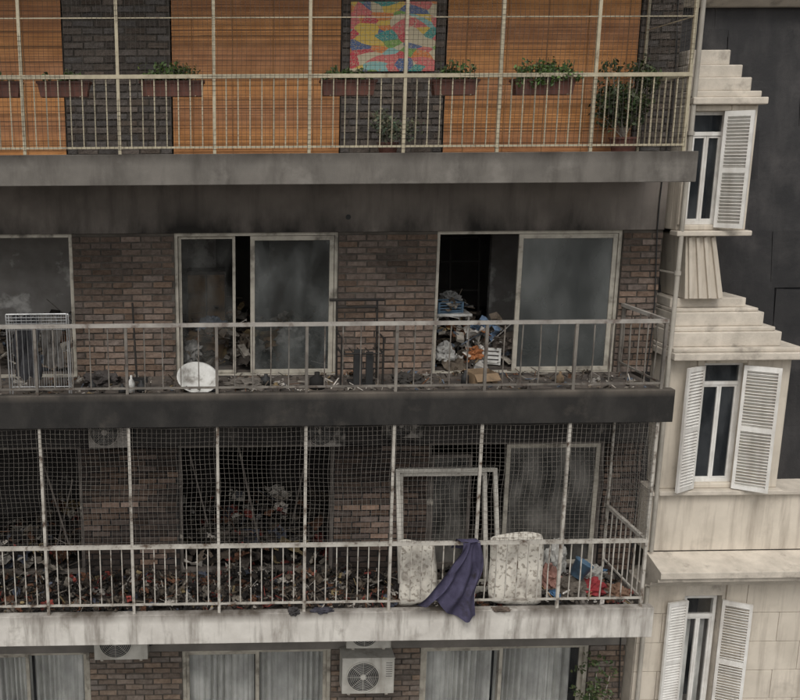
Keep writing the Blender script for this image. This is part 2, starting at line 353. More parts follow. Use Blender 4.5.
# ------------------------------------------------------------------ railings and nets
def railing(z0,hr,per,top_w=.05,posts_to=None,xend=-.05,bend=0,topmat=0,drop=.05):
    b=MB(); y=.05
    for side in (0,1):
        if side==0: P=lambda t,z,dy=0: (xend-t,y+dy,z); Lr=12*S
        else: P=lambda t,z,dy=0: (xend+dy,y+t,z); Lr=RW-y-.01
        zt=z0+hr
        b.bar(P(0 if side else -.02,zt),P(Lr,zt),top_w,topmat); b.bar(P(0.026 if side else 0,z0+.075),P(Lr,z0+.075),.024,0)
        n=int(round(Lr/(S/per)))
        for i in range(n+1):
            t=i*S/per
            if t>Lr: break
            if side and i==0: continue
            if i%per==0 and (not side):
                b.bar(P(t,z0-drop),P(t,posts_to or zt-.02),.036,0)
            else:
                j=random.gauss(0,bend)
                b.bar(P(t,z0+.085),P(t+j*.3,z0+hr*.5,j),.013,0); b.bar(P(t+j*.3,z0+hr*.5,j),P(t,zt-.02),.013,0)
    return b
b=railing(0,.875,8,.045,2.58)
for z in (1.52,2.2): b.bar((-.05,.05,z),(-12*S,.05,z),.012,0); b.bar((-.05,.05,z),(-.05,RW-.01,z),.012,0)
b.bar((-.05,RW-.06,0),(-.05,RW-.06,2.58),.03,0)
b.make('balcony_railing_a',[m_railA],bld)
b=railing(-2.91,.864,5,.045,bend=.010,topmat=1); b.bar((-.05,RW-.05,-3),(-.05,RW-.05,-2.07),.035,0)
b.make('balcony_railing_b',[m_railB,m_railBt],bld)
b=railing(-5.82,.88,8,.046,-3.31,bend=.006,drop=.08); b.bar((-.05,RW-.06,-5.9),(-.05,RW-.06,-3.31),.03,0)
b.make('balcony_railing_c',[m_railC],bld)
b=railing(-8.74,.9,8); b.make('balcony_railing_d',[m_railA],bld)

def net(name,z0,z1,sp,w,mat,x0=-9.4,x1=-.05,y=.05,side=True,sag=1):
    b=MB()
    nx=int((x1-x0)/sp); nz=int((z1-z0)/sp)
    def P(i,j):
        x=x1-i*sp; z=z0+j*(z1-z0)/nz
        e=math.sin(math.pi*min(1,max(0,j/nz)))
        return Vector((x+sag*.014*math.sin(z*7+x*1.3)*e,y-.022+.02*math.sin(x*2.1+z*3)*e,z-sag*.018*abs(math.sin(math.pi*(x1-x)/S))*(j/nz)+sag*.008*math.sin(x*4.1+j)*e))
    for i in range(nx+1):
        b.poly([P(i,j) for j in range(0,nz+1,2)],w,0,3)
    for j in range(nz+1):
        b.poly([P(i,j) for i in range(0,nx+1,3)],w,0,3)
    if side:
        t=sp
        while t<RW-y:
            b.bar((x1+.02,y+t,z0),(x1+.02,y+t,z1),w,0,3); t+=sp
        for j in range(nz+1):
            z=z0+j*(z1-z0)/nz; b.bar((x1+.02,y,z),(x1+.02,RW,z),w,0,3)
    return b.make(name,[mat])
net('safety_net',-4.93,-3.34,.060,.0038,m_netC)
net('safety_net',.05,2.6,.055,.004,m_netA,sag=.5)

# ------------------------------------------------------------------ planters and plants
def leaves(b,c,r,n,size,base=(.07,.11,.035),mat=1):
    for _ in range(n):
        while True:
            p=Vector((random.uniform(-1,1),random.uniform(-1,1),random.uniform(-1,1)))
            if p.length<1: break
        p=p*(.6+.4*random.random()); q=Vector((c[0]+p.x*r[0],c[1]+p.y*r[1],c[2]+p.z*r[2]))
        d=Vector((random.gauss(0,1),random.gauss(0,1),random.gauss(.3,.8))).normalized()
        u=d.cross(Vector((random.gauss(0,1),random.gauss(0,1),random.gauss(0,1)))).normalized()
        s=size*random.uniform(.6,1.4); k=random.uniform(.5,1.5)
        col=(base[0]*k*random.uniform(.8,1.3),base[1]*k,base[2]*k)
        b.add([q-d*s*.5,q+u*s*.28,q+d*s*.5,q-u*s*.28],[(0,1,2,3)],mat,col)
def planter(x,w,h=.15,base=(.07,.11,.035),n=220,trail=False):
    b=MB(); y0,y1=.09,.27; z1=.83; z0=z1-.17
    x0=x-w/2; x1=x+w/2
    vs=[(x0+.03,y0+.02,z0),(x1-.03,y0+.02,z0),(x1-.03,y1-.02,z0),(x0+.03,y1-.02,z0),(x0,y0,z1),(x1,y0,z1),(x1,y1,z1),(x0,y1,z1)]
    b.add(vs,((0,3,2,1),(0,1,5,4),(1,2,6,5),(2,3,7,6),(3,0,4,7)),0)
    b.box(x0+.01,x1-.01,y0+.01,y1-.01,z1-.03,z1-.02,2)
    b.box(x0-.012,x1+.012,y0-.012,y0+.006,z1-.02,z1+.008,0); b.box(x0-.012,x1+.012,y1-.006,y1+.012,z1-.02,z1+.008,0)
    b.box(x0-.012,x0+.004,y0+.006,y1-.006,z1-.02,z1+.008,0); b.box(x1-.004,x1+.012,y0+.006,y1-.006,z1-.02,z1+.008,0)
    for xx in (x0+.1,x1-.1): b.bar((xx,y0,z1),(xx,.05,.89),.012,3); b.bar((xx,y0+.01,z0),(xx,.06,z0),.01,3)
    k=0
    while k<n:
        cx=random.triangular(x0-.02,x1+.02); hh=h*random.uniform(.3,1.3)
        leaves(b,(cx,random.uniform(.12,.22),z1+hh*.5),(.06,.07,hh*.6),18,.05,base,1)
        b.bar((cx,.17,z1-.02),(cx+random.gauss(0,.03),.17,z1+hh),.006,1,4,col=(.06,.07,.03)); k+=18
    if trail:
        for _ in range(18):
            cx=random.uniform(x0,x1); leaves(b,(cx,.05,z1-random.uniform(-.12,.07)),(.06,.05,.07),14,.05,base,1)
    return b.make('planter_box',[m_terra,m_leaf,m_dark,m_railA])
planter(-8.15,.62,n=340,h=.17)
planter(-7.34,.60,n=160,h=.12)
planter(-6.08,.74,n=720,h=.19)
planter(-4.02,.64,n=560,h=.14)
planter(-2.77,.54,n=420,h=.20)
planter(-1.72,.72,n=1000,h=.20,base=(.085,.14,.04),trail=True)
def potted(name,x,y,z,pr,ph,top,rad,n,base,ns=9):
    b=MB(); N=16
    prof=[(pr*.7,0),(pr,ph*.9),(pr*1.08,ph*.9),(pr*1.08,ph),(pr*.95,ph),(pr*.9,ph-.03),(.001,ph-.03)]
    vs=[(x+r*math.cos(2*math.pi*i/N),y+r*math.sin(2*math.pi*i/N),z+h) for r,h in prof for i in range(N)]
    fs=[(j*N+i,j*N+(i+1)%N,(j+1)*N+(i+1)%N,(j+1)*N+i) for j in range(len(prof)-1) for i in range(N)]
    b.add(vs,fs,0)
    for i in range(ns):
        a=random.uniform(0,6.28); hh=top*random.uniform(.35,1); q=random.random()**.5
        e=(x+rad*.8*math.cos(a)*q,y+rad*.6*math.sin(a)*q,z+ph+hh)
        b.bar((x,y,z+ph-.03),e,.016,2,5,w2=.006); leaves(b,e,(rad*.4,rad*.4,rad*.4),n//ns,.06,base,1)
        m=Vector((x,y,z+ph)).lerp(Vector(e),.6); leaves(b,m,(rad*.4,rad*.4,rad*.35),n//ns//2,.06,base,1)
    return b.make(name,[m_terra,m_leaf,m_pipe])
potted('potted_plant',-3.42,.75,-.07,.13,.2,.34,.42,420,(.13,.15,.10),12)
potted('potted_shrub',-.42,.80,-.07,.17,.25,.85,.44,1700,(.05,.07,.028),20)
b=MB(); b.box(-3.85,-2.76,RW-.05,RW-.024,1.03,1.88,0); b.make('wall_painting',[m_art],None,bevel=.004)

# ------------------------------------------------------------------ AC units
m_fan=M('fan_blade',(.09,.088,.085),bump=0)
def ac(x0,x1,z0,z1,y1,mat,bracket=True,depth=.28):
    b=MB(); y0=y1-depth; w=x1-x0; h=z1-z0
    b.box(x0,x1,y0,y1,z0+.03,z1,0); b.box(x0-.006,x1+.006,y0-.006,y1+.006,z1,z1+.02,0)
    cx=x0+w*.40; cz=(z0+z1)/2+.01; R=min(w*.36,h*.40)
    b.bar((cx,y0-.004,cz),(cx,y0+.001,cz),2*R,1,28)
    for k in range(1,10):
        r=R*k/9; pts=[(cx+r*math.cos(2*math.pi*i/28),y0-.014,cz+r*math.sin(2*math.pi*i/28)) for i in range(29)]
        b.poly(pts,.005 if k<9 else .014,0,4)
    for i in range(8):
        a=2*math.pi*i/8; b.bar((cx,y0-.014,cz),(cx+R*math.cos(a),y0-.014,cz+R*math.sin(a)),.005,0)
    b.bar((cx,y0-.02,cz),(cx,y0-.004,cz),.08,0,14)
    for i in range(5):
        a=1.257*i+.4; b.add([(cx,y0-.007,cz),(cx+R*.88*math.cos(a),y0-.006,cz+R*.88*math.sin(a)),(cx+R*.88*math.cos(a+.7),y0-.009,cz+R*.88*math.sin(a+.7))],[(0,1,2)],4)
    for i in range(7):
        z=z1-.06-.035*i; b.box(x0+w*.84,x1-.03,y0-.004,y0-.001,z-.008,z,1)
    for xx in (x0+.1,x1-.1):
        b.box(xx-.02,xx+.02,y0+.02,RW-.02,z0-.005,z0+.028,3)
        if bracket: b.bar((xx,y0+.05,z0),(xx,RW-.02,z0-.16),.022,3)
    b.bar((x1-.03,y1-.05,z0+.1),(x1+.05,y1,z0+.1),.03,2,8); b.bar((x1+.05,y1,z0+.1),(x1+.06,RW,z0+.5),.03,2,8)
    return b.make('air_conditioner',[mat,m_dark,m_dark,m_pipe if mat is m_ac else m_char,m_fan],None,bevel=.004)
ac(-3.83,-3.08,-7.70,-7.12,RW-.06,m_ac)
ac(-3.78,-3.14,-6.98,-6.45,RW-.06,m_ac)
ac(-7.38,-6.62,-7.10,-6.52,RW-.06,m_ac)
ac(-7.34,-6.80,-3.93,-3.45,RW-.05,m_acC)
ac(-4.42,-3.85,-3.95,-3.47,RW-.05,m_acC)
ac(-3.30,-2.80,-3.84,-3.42,RW-.05,m_acC)

# ------------------------------------------------------------------ debris
def debris(name,regs,pal,parent=None):
    b=MB()
    for (x0,x1,y0,y1,z,n,hm,smax) in regs:
        for _ in range(n):
            x=random.uniform(x0,x1); y=random.uniform(y0,y1)
            mound=max(0,.45+.9*fbm(x,y,1.6,2)); h=hm*mound*random.random()
            s=smax*random.uniform(.15,1)**1.8
            T=Matrix.Translation((x,y,z+h+.02))@Matrix.Rotation(random.uniform(0,6.28),4,'Z')@Matrix.Rotation(random.gauss(0,.5),4,'X')@Matrix.Rotation(random.gauss(0,.4),4,'Y')
            c=random.choice(pal); k=random.uniform(.6,1.3)*max(.4,1+.8*fbm(x,y,.9,7)); c=tuple(q*k for q in c)
            t=random.random()
            if t<.40:
                a,d,e=s*random.uniform(.4,1),s*random.uniform(.2,.7),s*random.uniform(.04,.3)
                vs=[T@Vector((sx*a*.5*random.uniform(.6,1.2),sy*d*.5*random.uniform(.6,1.2),sz*e*.5*random.uniform(.6,1.3))) for sz in (-1,1) for sx,sy in ((-1,-1),(1,-1),(1,1),(-1,1))]
                b.add(vs,((0,3,2,1),(4,5,6,7),(0,1,5,4),(1,2,6,5),(2,3,7,6),(3,0,4,7)),0,c)
            elif t<.66:
                l=s*random.uniform(1,2.8); b.bar(T@Vector((-l/2,0,0)),T@Vector((l/2,0,random.uniform(-.03,.10))),random.uniform(.004,.016),0,4,c)
            else:
                g=5; vs=[T@Vector(((i/g-.5)*s*1.4,(j/g-.5)*s,random.gauss(0,s*.12))) for i in range(g+1) for j in range(g+1)]
                fs=[(i*(g+1)+j,(i+1)*(g+1)+j,(i+1)*(g+1)+j+1,i*(g+1)+j+1) for i in range(g) for j in range(g) if random.random()>.12]
                b.add(vs,fs,0,c)
    return b.make(name,[m_col],parent)
dark=[(.022,.019,.017)]*9+[(.05,.041,.034)]*7+[(.095,.076,.058)]*4+[(.13,.062,.036)]*3+[(.17,.15,.125)]*3+[(.40,.37,.33)]*2+[(.08,.09,.12),(.24,.05,.04),(.25,.19,.10)]
mixd=[(.06,.05,.042)]*5+[(.13,.105,.08)]*5+[(.28,.255,.22)]*4+[(.44,.41,.37)]*2+[(.10,.12,.15),(.20,.10,.055),(.26,.19,.1)]
debris('debris_pile',[(-9.3,-3.2,.15,1.2,-5.94,3000,.22,.15),(-3.2,-.0,.15,1.2,-5.94,700,.10,.13),(-9.3,-3.95,1.3,3.2,-5.93,1300,.7,.3),(-2.6,-.2,1.55,2.8,-5.93,250,.4,.25)],dark)
debris('debris_pile',[(-8.8,-.1,.15,1.2,-3.0,900,.05,.11),(-6.1,-4.0,1.5,3.2,-3.0,620,.8,.32),(-9.3,-7.6,1.5,3,-3.0,300,.7,.3)],mixd)
debris('debris_pile',[(-2.6,-1.4,1.45,2.8,-3.0,420,.85,.28),(-1.4,-.15,1.6,2.6,-3.0,160,.5,.3)],mixd+[(.48,.46,.43)]*3+[(.38,.15,.05),(.12,.18,.27)])
debris('debris_pile',[(-1.3,-.1,.2,1.1,-5.93,200,.26,.18)],[(.45,.43,.40)]*3+[(.30,.05,.05),(.1,.2,.35),(.32,.2,.1)]+[(.1,.09,.08)]*4)

# ------------------------------------------------------------------ loose objects
b=MB()
def rack(x0,x1,y,z0,z1):
    for yy,dz in ((y,0),(y+.14,-.03)):
        b.bar((x0,yy,z0),(x0,yy,z1+dz),.018,0,8); b.bar((x1,yy,z0),(x1,yy,z1+dz),.018,0,8)
        b.bar((x0,yy,z1+dz),(x1,yy,z1+dz),.018,0,8); b.bar((x0,yy,z0+.12),(x1,yy,z0+.12),.014,0,8)
        for i in range(1,12):
            x=x0+(x1-x0)*i/12; b.bar((x,yy,z0+.12),(x,yy,z1+dz),.006,0,5)
    for i in range(5): b.bar((x0,y-.02-.012*i,z1-.04-.035*i),(x1,y-.02-.012*i,z1-.04-.035*i),.009,0,5)
    b.bar((x0,y,z0),(x0,y+.14,z0),.014,0,6); b.bar((x1,y,z0),(x1,y+.14,z0),.014,0,6)
rack(-8.18,-7.44,.20,-3.0,-1.92)
b.make('clothes_drying_rack',[m_steel])
b=MB()
for (x0,x1,zt,zb,c) in ((-8.12,-7.80,-1.95,-2.75,(.05,.05,.055)),(-7.77,-7.52,-1.98,-2.6,(.15,.14,.13))):
    g=12; vs=[]
    for j in range(g+1):
        for i in range(g+1):
            x=x0+(x1-x0)*i/g; z=zt+(zb-zt)*j/g; vs.append((x+.02*math.sin(j*.8+i),.27+.03*math.sin(i*1.9+j*.3),z+.03*math.sin(i*1.1)))
    b.add(vs,[(j*(g+1)+i,j*(g+1)+i+1,(j+1)*(g+1)+i+1,(j+1)*(g+1)+i) for j in range(g) for i in range(g)],0,c)
b.make('hanging_laundry',[m_col],None,smooth=True)

def lathe(name,prof,T,mat,N=28):
    b=MB(); vs=[T@Vector((r*math.cos(2*math.pi*i/N),r*math.sin(2*math.pi*i/N),h)) for r,h in prof for i in range(N)]
    fs=[(j*N+i,j*N+(i+1)%N,(j+1)*N+(i+1)%N,(j+1)*N+i) for j in range(len(prof)-1) for i in range(N)]
    b.add(vs,fs,0)
    return b.make(name,[mat],None,smooth=True)
T=Matrix.Translation((-5.84,.42,-2.82))@Matrix.Rotation(math.radians(34),4,'X')@Matrix.Rotation(.12,4,'Y')
lathe('plastic_basin',[(.001,-.1),(.16,-.1),(.18,-.085),(.25,.02),(.27,.025),(.27,.035),(.245,.03),(.175,-.075),(.001,-.09)],T,m_plast)
b=MB(); b.bar((-6.66,.9,-2.98),(-6.72,1.17,-1.95),.026,0,8); b.box(-6.78,-6.52,.86,.94,-2.99,-2.92,1)
for i in range(24): 
    x=-6.77+.245*i/23; b.bar((x,.9,-2.93),(x+random.gauss(0,.01),.88+random.gauss(0,.01),-3.01),.008,1,3)
b.make('broom',[m_char,m_dark])
for (x,y,r,h,c) in ((-6.68,.35,.045,.24,m_plast),(-6.56,.42,.06,.16,m_dark),(-6.80,.38,.05,.12,m_dark),(-4.30,.5,.10,.22,m_char),(-4.95,.7,.07,.15,m_dark),(-1.1,.6,.05,.17,m_card),(-7.2,.5,.05,.14,m_dark),(-2.35,.6,.05,.2,m_dark)):
    lathe('bottle',[(.001,0),(r,0),(r,h*.62),(r*.35,h*.82),(r*.35,h),(.001,h)],Matrix.Translation((x,y,-2.985)),c,14)
b=MB()
def chair(x0,x1,y0,y1,z,sh,bh):
    for x in (x0,x1):
        b.bar((x,y0,z),(x,y0,z+sh),.03,0,8); b.bar((x,y1,z),(x,y1+.08,z+bh),.03,0,8)
        b.bar((x,y0,z+sh),(x,y1+.03,z+sh),.026,0,8); b.bar((x,y0,z+sh+.2),(x,y1+.05,z+sh+.2),.024,0,8); b.bar((x,y0,z+sh),(x,y0,z+sh+.2),.024,0,8)
    b.bar((x0-.10,y1+.08,z+bh),(x1+.10,y1+.08,z+bh),.04,0,8); b.bar((x0,y1+.06,z+bh-.10),(x1,y1+.06,z+bh-.10),.028,0,8)
    b.bar((x0,y0,z+sh),(x1,y0,z+sh),.024,0,8); b.bar((x0,y1,z+.15),(x1,y1,z+.15),.02,0,8)
    for i in range(5):
        x=x0+(x1-x0)*(i+.5)/5; b.bar((x,y0,z+sh),(x,y1,z+sh-.02),.014,0,5)
    b.box(x0+.17,x0+.28,y0+.06,y0+.10,z+.02,z+.50,1); b.box(x0+.33,x0+.42,y0+.05,y0+.09,z+.02,z+.47,1)
    b.box(x0+.12,x0+.46,y0+.10,y0+.30,z,z+.05,1)
chair(-3.98,-3.44,.55,1.0,-3.0,.46,1.08)
b.make('burnt_chair',[m_char,m_dark])
b=MB(); b.box(-2.56,-1.98,1.65,2.2,-2.27,-2.23,0)
for x in (-2.52,-2.02):
    for y in (1.69,2.16): b.bar((x,y,-3),(x,y,-2.27),.035,0,8)
b.make('table',[m_plast],None,bevel=.006)
b=MB()
for x in (-2.5,-1.95,-1.5): b.bar((x,2.9,-3),(x,3.1,-1.25),.03,0)
for z in (-2.6,-2.1,-1.65,-1.28): b.bar((-2.5,3.0,z),(-1.5,3.0,z),.025,0)
b.make('bed_frame',[m_char])
b=MB(); b.box(-6.05,-5.45,2.8,3.3,-2.97,-1.75,0)
b.box(-6.03,-5.76,2.775,2.798,-2.9,-1.8,1); b.box(-5.74,-5.47,2.775,2.798,-2.9,-1.8,1)
b.make('wardrobe',[m_aluC,m_card],None,bevel=.004)
def crate(name,c,w,d,h,mat,rz=0):
    b=MB(); T=Matrix.Translation(c)@Matrix.Rotation(rz,4,'Z'); t=.012
    b.box(-w/2,w/2,-d/2,d/2,0,t,0,T=T)
    for k in range(4):
        za=.02+k*h/4; zb=za+h/4-.02
        b.box(-w/2,w/2,-d/2,-d/2+t,za,zb,0,T=T); b.box(-w/2,w/2,d/2-t,d/2,za,zb,0,T=T)
        b.box(-w/2,-w/2+t,-d/2+t,d/2-t,za,zb,0,T=T); b.box(w/2-t,w/2,-d/2+t,d/2-t,za,zb,0,T=T)
    for sx in (-1,1):
        for sy in (-1,1): b.box(sx*w/2-.014,sx*w/2+.014,sy*d/2-.014,sy*d/2+.014,0,h,0,T=T)
    return b.make(name,[mat])
crate('plastic_crate',(-2.30,1.85,-2.23),.36,.26,.16,m_blue,.2)
crate('plastic_crate',(-1.75,1.75,-2.95),.42,.30,.24,m_plast,-.3)
def carton(c,w,d,h,rz):
    b=MB(); T=Matrix.Translation(c)@Matrix.Rotation(rz,4,'Z'); t=.006
    b.box(-w/2,w/2,-d/2,d/2,0,t,0,T=T); b.box(-w/2,w/2,-d/2,-d/2+t,t,h,0,T=T); b.box(-w/2,w/2,d/2-t,d/2,t,h,0,T=T)
    b.box(-w/2,-w/2+t,-d/2+t,d/2-t,t,h,0,T=T); b.box(w/2-t,w/2,-d/2+t,d/2-t,t,h,0,T=T)
    for s_,a in ((-1,.7),(1,.5)):
        F=T@Matrix.Translation((0,s_*d/2,h))@Matrix.Rotation(s_*(-a),4,'X'); b.box(-w/2,w/2,min(0,s_*d*.45),max(0,s_*d*.45),0,t,0,T=F)
    return b.make('cardboard_box',[m_card])
carton((-4.75,2.2,-3.0),.5,.4,.4,.3); carton((-2.1,.75,-3.0),.34,.28,.16,.2); carton((-5.7,2.0,-3.0),.45,.4,.5,-.4)

def sash(x0,x1,z0,z1,yb,yt,mat,name='window_sash'):
    b=MB(); 
    def p(x,z): return (x,yb+(yt-yb)*(z-z0)/(z1-z0),z)
    for x in (x0,x1): b.bar(p(x,z0),p(x,z1),.055,0)
    b.bar(p(x0,z1-.02),p(x1,z1-.02),.055,0); b.bar(p(x0,z0+.04),p(x1,z0+.04),.06,0)
    return b.make(name,[mat],None,bevel=.004)
sash(-3.10,-1.74,-5.93,-4.30,.60,1.05,m_aluW)
sash(-3.04,-1.86,-5.93,-4.38,.80,1.12,m_aluW)

def cushion(name,x0,x1,z0,z1,y,th,tilt,seed=0):
    b=MB(); g=18; vs=[]
    for sgn in (-1,1):
        for j in range(g+1):
            for i in range(g+1):
                u=i/g*2-1; v=j/g*2-1
                e=max(0,1-abs(u)**10)*max(0,1-abs(v)**10)
                k=1-.05*(abs(u)**6*abs(v)**6)
                x=(x0+x1)/2+u*k*(x1-x0)/2+.02*math.sin(v*3+seed); z=(z0+z1)/2+v*k*(z1-z0)/2+.03*math.sin(u*2+1+seed)*v
                yy=y+sgn*th/2*(e**.4*(1+.12*math.sin(u*7+seed)*math.sin(v*6)))+tilt*(v+1)/2+.03*math.sin(v*2.5+seed)
                vs.append((x,yy,z))
    n=(g+1)**2
    fs=[(j*(g+1)+i,j*(g+1)+i+1,(j+1)*(g+1)+i+1,(j+1)*(g+1)+i) for j in range(g) for i in range(g)]
    fs+=[tuple(n+q for q in reversed(f)) for f in fs]
    b.add(vs,fs); return b.make(name,[m_mat],None,smooth=True)
cushion('mattress',-1.99,-1.27,-5.92,-4.98,.26,.15,.10)
cushion('mattress',-3.18,-2.68,-5.92,-5.08,.30,.12,.14,2)

# purple cloth over the rail
b=MB(); g=44; vs=[]
def lerp(a,c,t): return a+(c-a)*t
for j in range(g+1):
    v=j/g
    for i in range(g+1):
        u=i/g
        xl=-2.46-.62*v**1.7; xr=-2.22+.03*math.sin(v*5)-.02*v
        x=lerp(xl,xr,u)
        zb=-5.74-.03*math.sin(u*13)-.24*max(0,min(1,(u-.42)/.4))+.07*max(0,(u-.88)/.12)
        z=lerp(-4.895,zb,v)
        y=-.02-.05*v-.05*math.sin(u*21+v*2.6+1+.8*math.sin(v*5))*(.2+.8*v)-.02*math.sin(u*9-v*6)-.018*math.sin(v*15+u*10)*math.sin(u*5+1)
        vs.append((x+.018*math.sin(v*9+u*5),y,z))
b.add(vs,[(j*(g+1)+i,j*(g+1)+i+1,(j+1)*(g+1)+i+1,(j+1)*(g+1)+i) for j in range(g) for i in range(g)])
vs=[]
for j in range(7):
    for i in range(9):
        u=i/8; v=j/6; x=-2.48+.25*u-.1*v; vs.append((x,-.035+.13*v+.01*math.sin(u*9),-4.895+.02*math.sin(v*math.pi)-.28*max(0,v-.5)))
b.add(vs,[(j*9+i,j*9+i+1,(j+1)*9+i+1,(j+1)*9+i) for j in range(6) for i in range(8)])
b.make('purple_cloth',[m_purple],None,smooth=True)

def crumple(name,c,r,mat_col,seed):
    import bmesh
    bm=bmesh.new(); bmesh.ops.create_icosphere(bm,subdivisions=4,radius=1)
    for v in bm.verts:
        n=noise.fractal(v.co*2.4+Vector((seed,0,0)),1,2,4); v.co*=1+.5*n
        v.co=Vector((v.co.x*r[0]+c[0],v.co.y*r[1]+c[1],max(-r[2]*.6,v.co.z*r[2])+c[2]))
    me=bpy.data.meshes.new(name); bm.to_mesh(me); bm.free(); o=bpy.data.objects.new(name,me); sc.collection.objects.link(o)
    me.materials.append(M(name+'_mat',mat_col,rough=.75,scale=6,patch=tuple(q*.5 for q in mat_col),pscale=6,plo=.5,phi=.72)); return o
crumple('red_bag',(-.55,.45,-5.80),(.19,.15,.11),(.28,.035,.04),1)
crumple('cloth_bundle',(-1.10,.5,-5.70),(.13,.15,.17),(.28,.15,.12),5)
crumple('cloth_bundle',(-.22,.35,-5.82),(.14,.12,.09),(.2,.12,.08),8)
crumple('white_bag',(-.88,.85,-5.60),(.14,.14,.28),(.44,.43,.40),11)
crumple('white_bag',(-.42,.7,-5.74),(.12,.12,.14),(.38,.37,.34),21)
lathe('plastic_bucket',[(.001,0),(.09,0),(.12,.22),(.13,.22),(.13,.235),(.11,.235),(.08,.02),(.001,.02)],Matrix.Translation((-.80,.36,-5.59))@Matrix.Rotation(.5,4,'Y'),m_blue)
crumple('rag_heap',(-.82,.38,-5.78),(.2,.15,.16),(.13,.11,.09),14)
crumple('rag_heap',(-4.62,.02,-5.86),(.07,.06,.06),(.05,.045,.045),31)
crumple('rag_heap',(-4.25,.03,-5.86),(.13,.05,.04),(.045,.043,.055),32)
crumple('rag_heap',(-1.9,.02,-5.87),(.12,.05,.03),(.12,.09,.07),33)
crumple('rag_heap',(-5.2,.6,-2.95),(.22,.2,.08),(.16,.14,.12),34)
crumple('rag_heap',(-7.15,.8,-2.93),(.2,.2,.12),(.07,.06,.055),35)
crumple('rag_heap',(-3.05,.8,-2.95),(.2,.16,.07),(.05,.045,.04),36)
crumple('orange_bag',(-1.95,1.62,-2.80),(.12,.12,.10),(.34,.13,.05),37)
crumple('white_bag',(-2.38,1.55,-2.78),(.13,.12,.15),(.36,.35,.33),38)
crumple('white_bag',(-2.12,2.3,-2.12),(.14,.12,.10),(.36,.355,.34),39)
crumple('white_bag',(-5.95,1.7,-2.78),(.14,.14,.16),(.34,.33,.31),40)
crumple('cloth_bundle',(-5.65,1.9,-2.42),(.2,.2,.12),(.14,.16,.19),41)
crumple('white_bag',(-4.5,1.9,-2.6),(.22,.2,.2),(.36,.35,.33),42)

# ------------------------------------------------------------------ neighbouring classical building
nb=empty('classical_building'); XN=.445
YA=1.0
b=MB()
b.box(XN,9,YA,1.6,-5.55,-4.70,0)
b.prism([(YA-.07,-4.65),(YA-.07,-4.70),(YA+.5,-4.70),(YA+.5,-4.62)],XN+.001,9.02,1)
b.prism([(YA-.02,-5.56),(YA-.46,-5.66),(YA-.46,-5.75),(YA-.40,-5.78),(YA-.40,-5.83),(YA-.22,-5.91),(YA-.20,-5.97),(YA-.07,-6.01),(YA-.07,-6.06),(YA-.0,-6.06),(YA-.0,-5.56)],.46,9.03,1)
b.make('attic_and_cornice',[m_stone,m_stoneW],nb,bevel=.006)
b=MB(); wx0,wx1,wz0,wz1=1.14,1.62,-8.2,-6.30
rows=[-6.07]
while rows[-1]>-14.5: rows.append(rows[-1]-.46)
b.box(XN,wx0-.03,YA+.03,1.6,-14.6,-6.065,1); b.box(wx1+.03,9,YA+.03,1.6,-14.6,-6.065,1); b.box(wx0-.03,wx1+.03,YA+.03,1.6,wz1+.03,-6.065,1); b.box(wx0-.03,wx1+.03,YA+.03,1.6,-14.6,wz0-.03,1)
g=.008
for r,(zt,zb) in enumerate(zip(rows,rows[1:])):
    off=.35 if r%2 else .7
    xs=[XN+.001]; xx=XN+off
    while xx<9: xs.append(xx); xx+=.85
    xs.append(9)
    for a,c in zip(xs,xs[1:]):
        segs=[(a,c)]
        if zb<wz1 and zt>wz0:
            segs=[]
            if a<wx0-.07: segs.append((a,min(c,wx0-.07)))
            if c>wx1+.07: segs.append((max(a,wx1+.07),c))
        for p,q in segs:
            if q-p>.03: b.box(p+g/2,q-g/2,YA,YA+.028,zb+g/2,min(zt,-6.065)-g/2,0)
b.make('rusticated_wall',[m_stone,m_stoneW],nb,bevel=.004)
def win(x0,x1,z0,z1,y,transom=None,curtained=False):
    b=MB(); frame(b,x0,x1,z0,z1,y,.045,.06); mx=(x0+x1)/2
    zt=z1-.045
    if transom: b.box(x0+.045,x1-.045,y-.004,y+.05,transom-.025,transom+.025,0); zt=transom-.025
    for a,c in ((x0+.045,mx+.0),(mx+.002,x1-.045)): leaf(b,a,c,z0+.045,zt,y+.008,.03,1)
    if transom: b.box(x0+.045,x1-.045,y+.02,y+.026,transom+.025,z1-.045,1)
    b.box(x0-.05,x1+.05,y+.5,y+.52,z0-.1,z1+.1,2)
    if curtained:  # pale curtain panels hung behind the clearer glass
        b.box(x0+.06,mx-.04,y+.12,y+.13,z0,z1-.4,3); b.box(mx+.05,x1-.06,y+.14,y+.15,z0,z1-.4,3)
    return b.make('casement_window',[m_white,m_glD if curtained else m_gl,m_dark,m_curt],nb,bevel=.003)
def shutter(hx,hy,z0,z1,w,ang):
    T=Matrix.Translation((hx,hy,0))@Matrix.Rotation(ang,4,'Z'); b=MB(); st=.04
    b.box(0,st,-.018,.018,z0,z1,0,T=T); b.box(w-st,w,-.018,.018,z0,z1,0,T=T)
    mids=[z0,(z0+z1)/2-.03,z1-.06]
    for z in mids: b.box(st,w-st,-.017,.017,z,z+.06,0,T=T)
    for za,zb in ((z0+.06,mids[1]),(mids[1]+.06,z1-.06)):
        n=int((zb-za)/.042)
        for i in range(n):
            z=za+(i+.5)*(zb-za)/n
            TT=T@Matrix.Translation((0,0,z))@Matrix.Rotation(math.radians(-44+random.uniform(-7,7)),4,'X')
            b.box(st,w-st,-.026,.026,-.004,.004,0,T=TT)
    return b.make('louvred_shutter',[m_white],nb)
R=math.radians
win(wx0,wx1,wz0,wz1,YA+.10,transom=-6.62,curtained=True)
shutter(1.13,YA-.02,wz0,-6.31,.33,R(180+14)); shutter(1.63,YA-.02,wz0,-6.31,.38,R(-26))

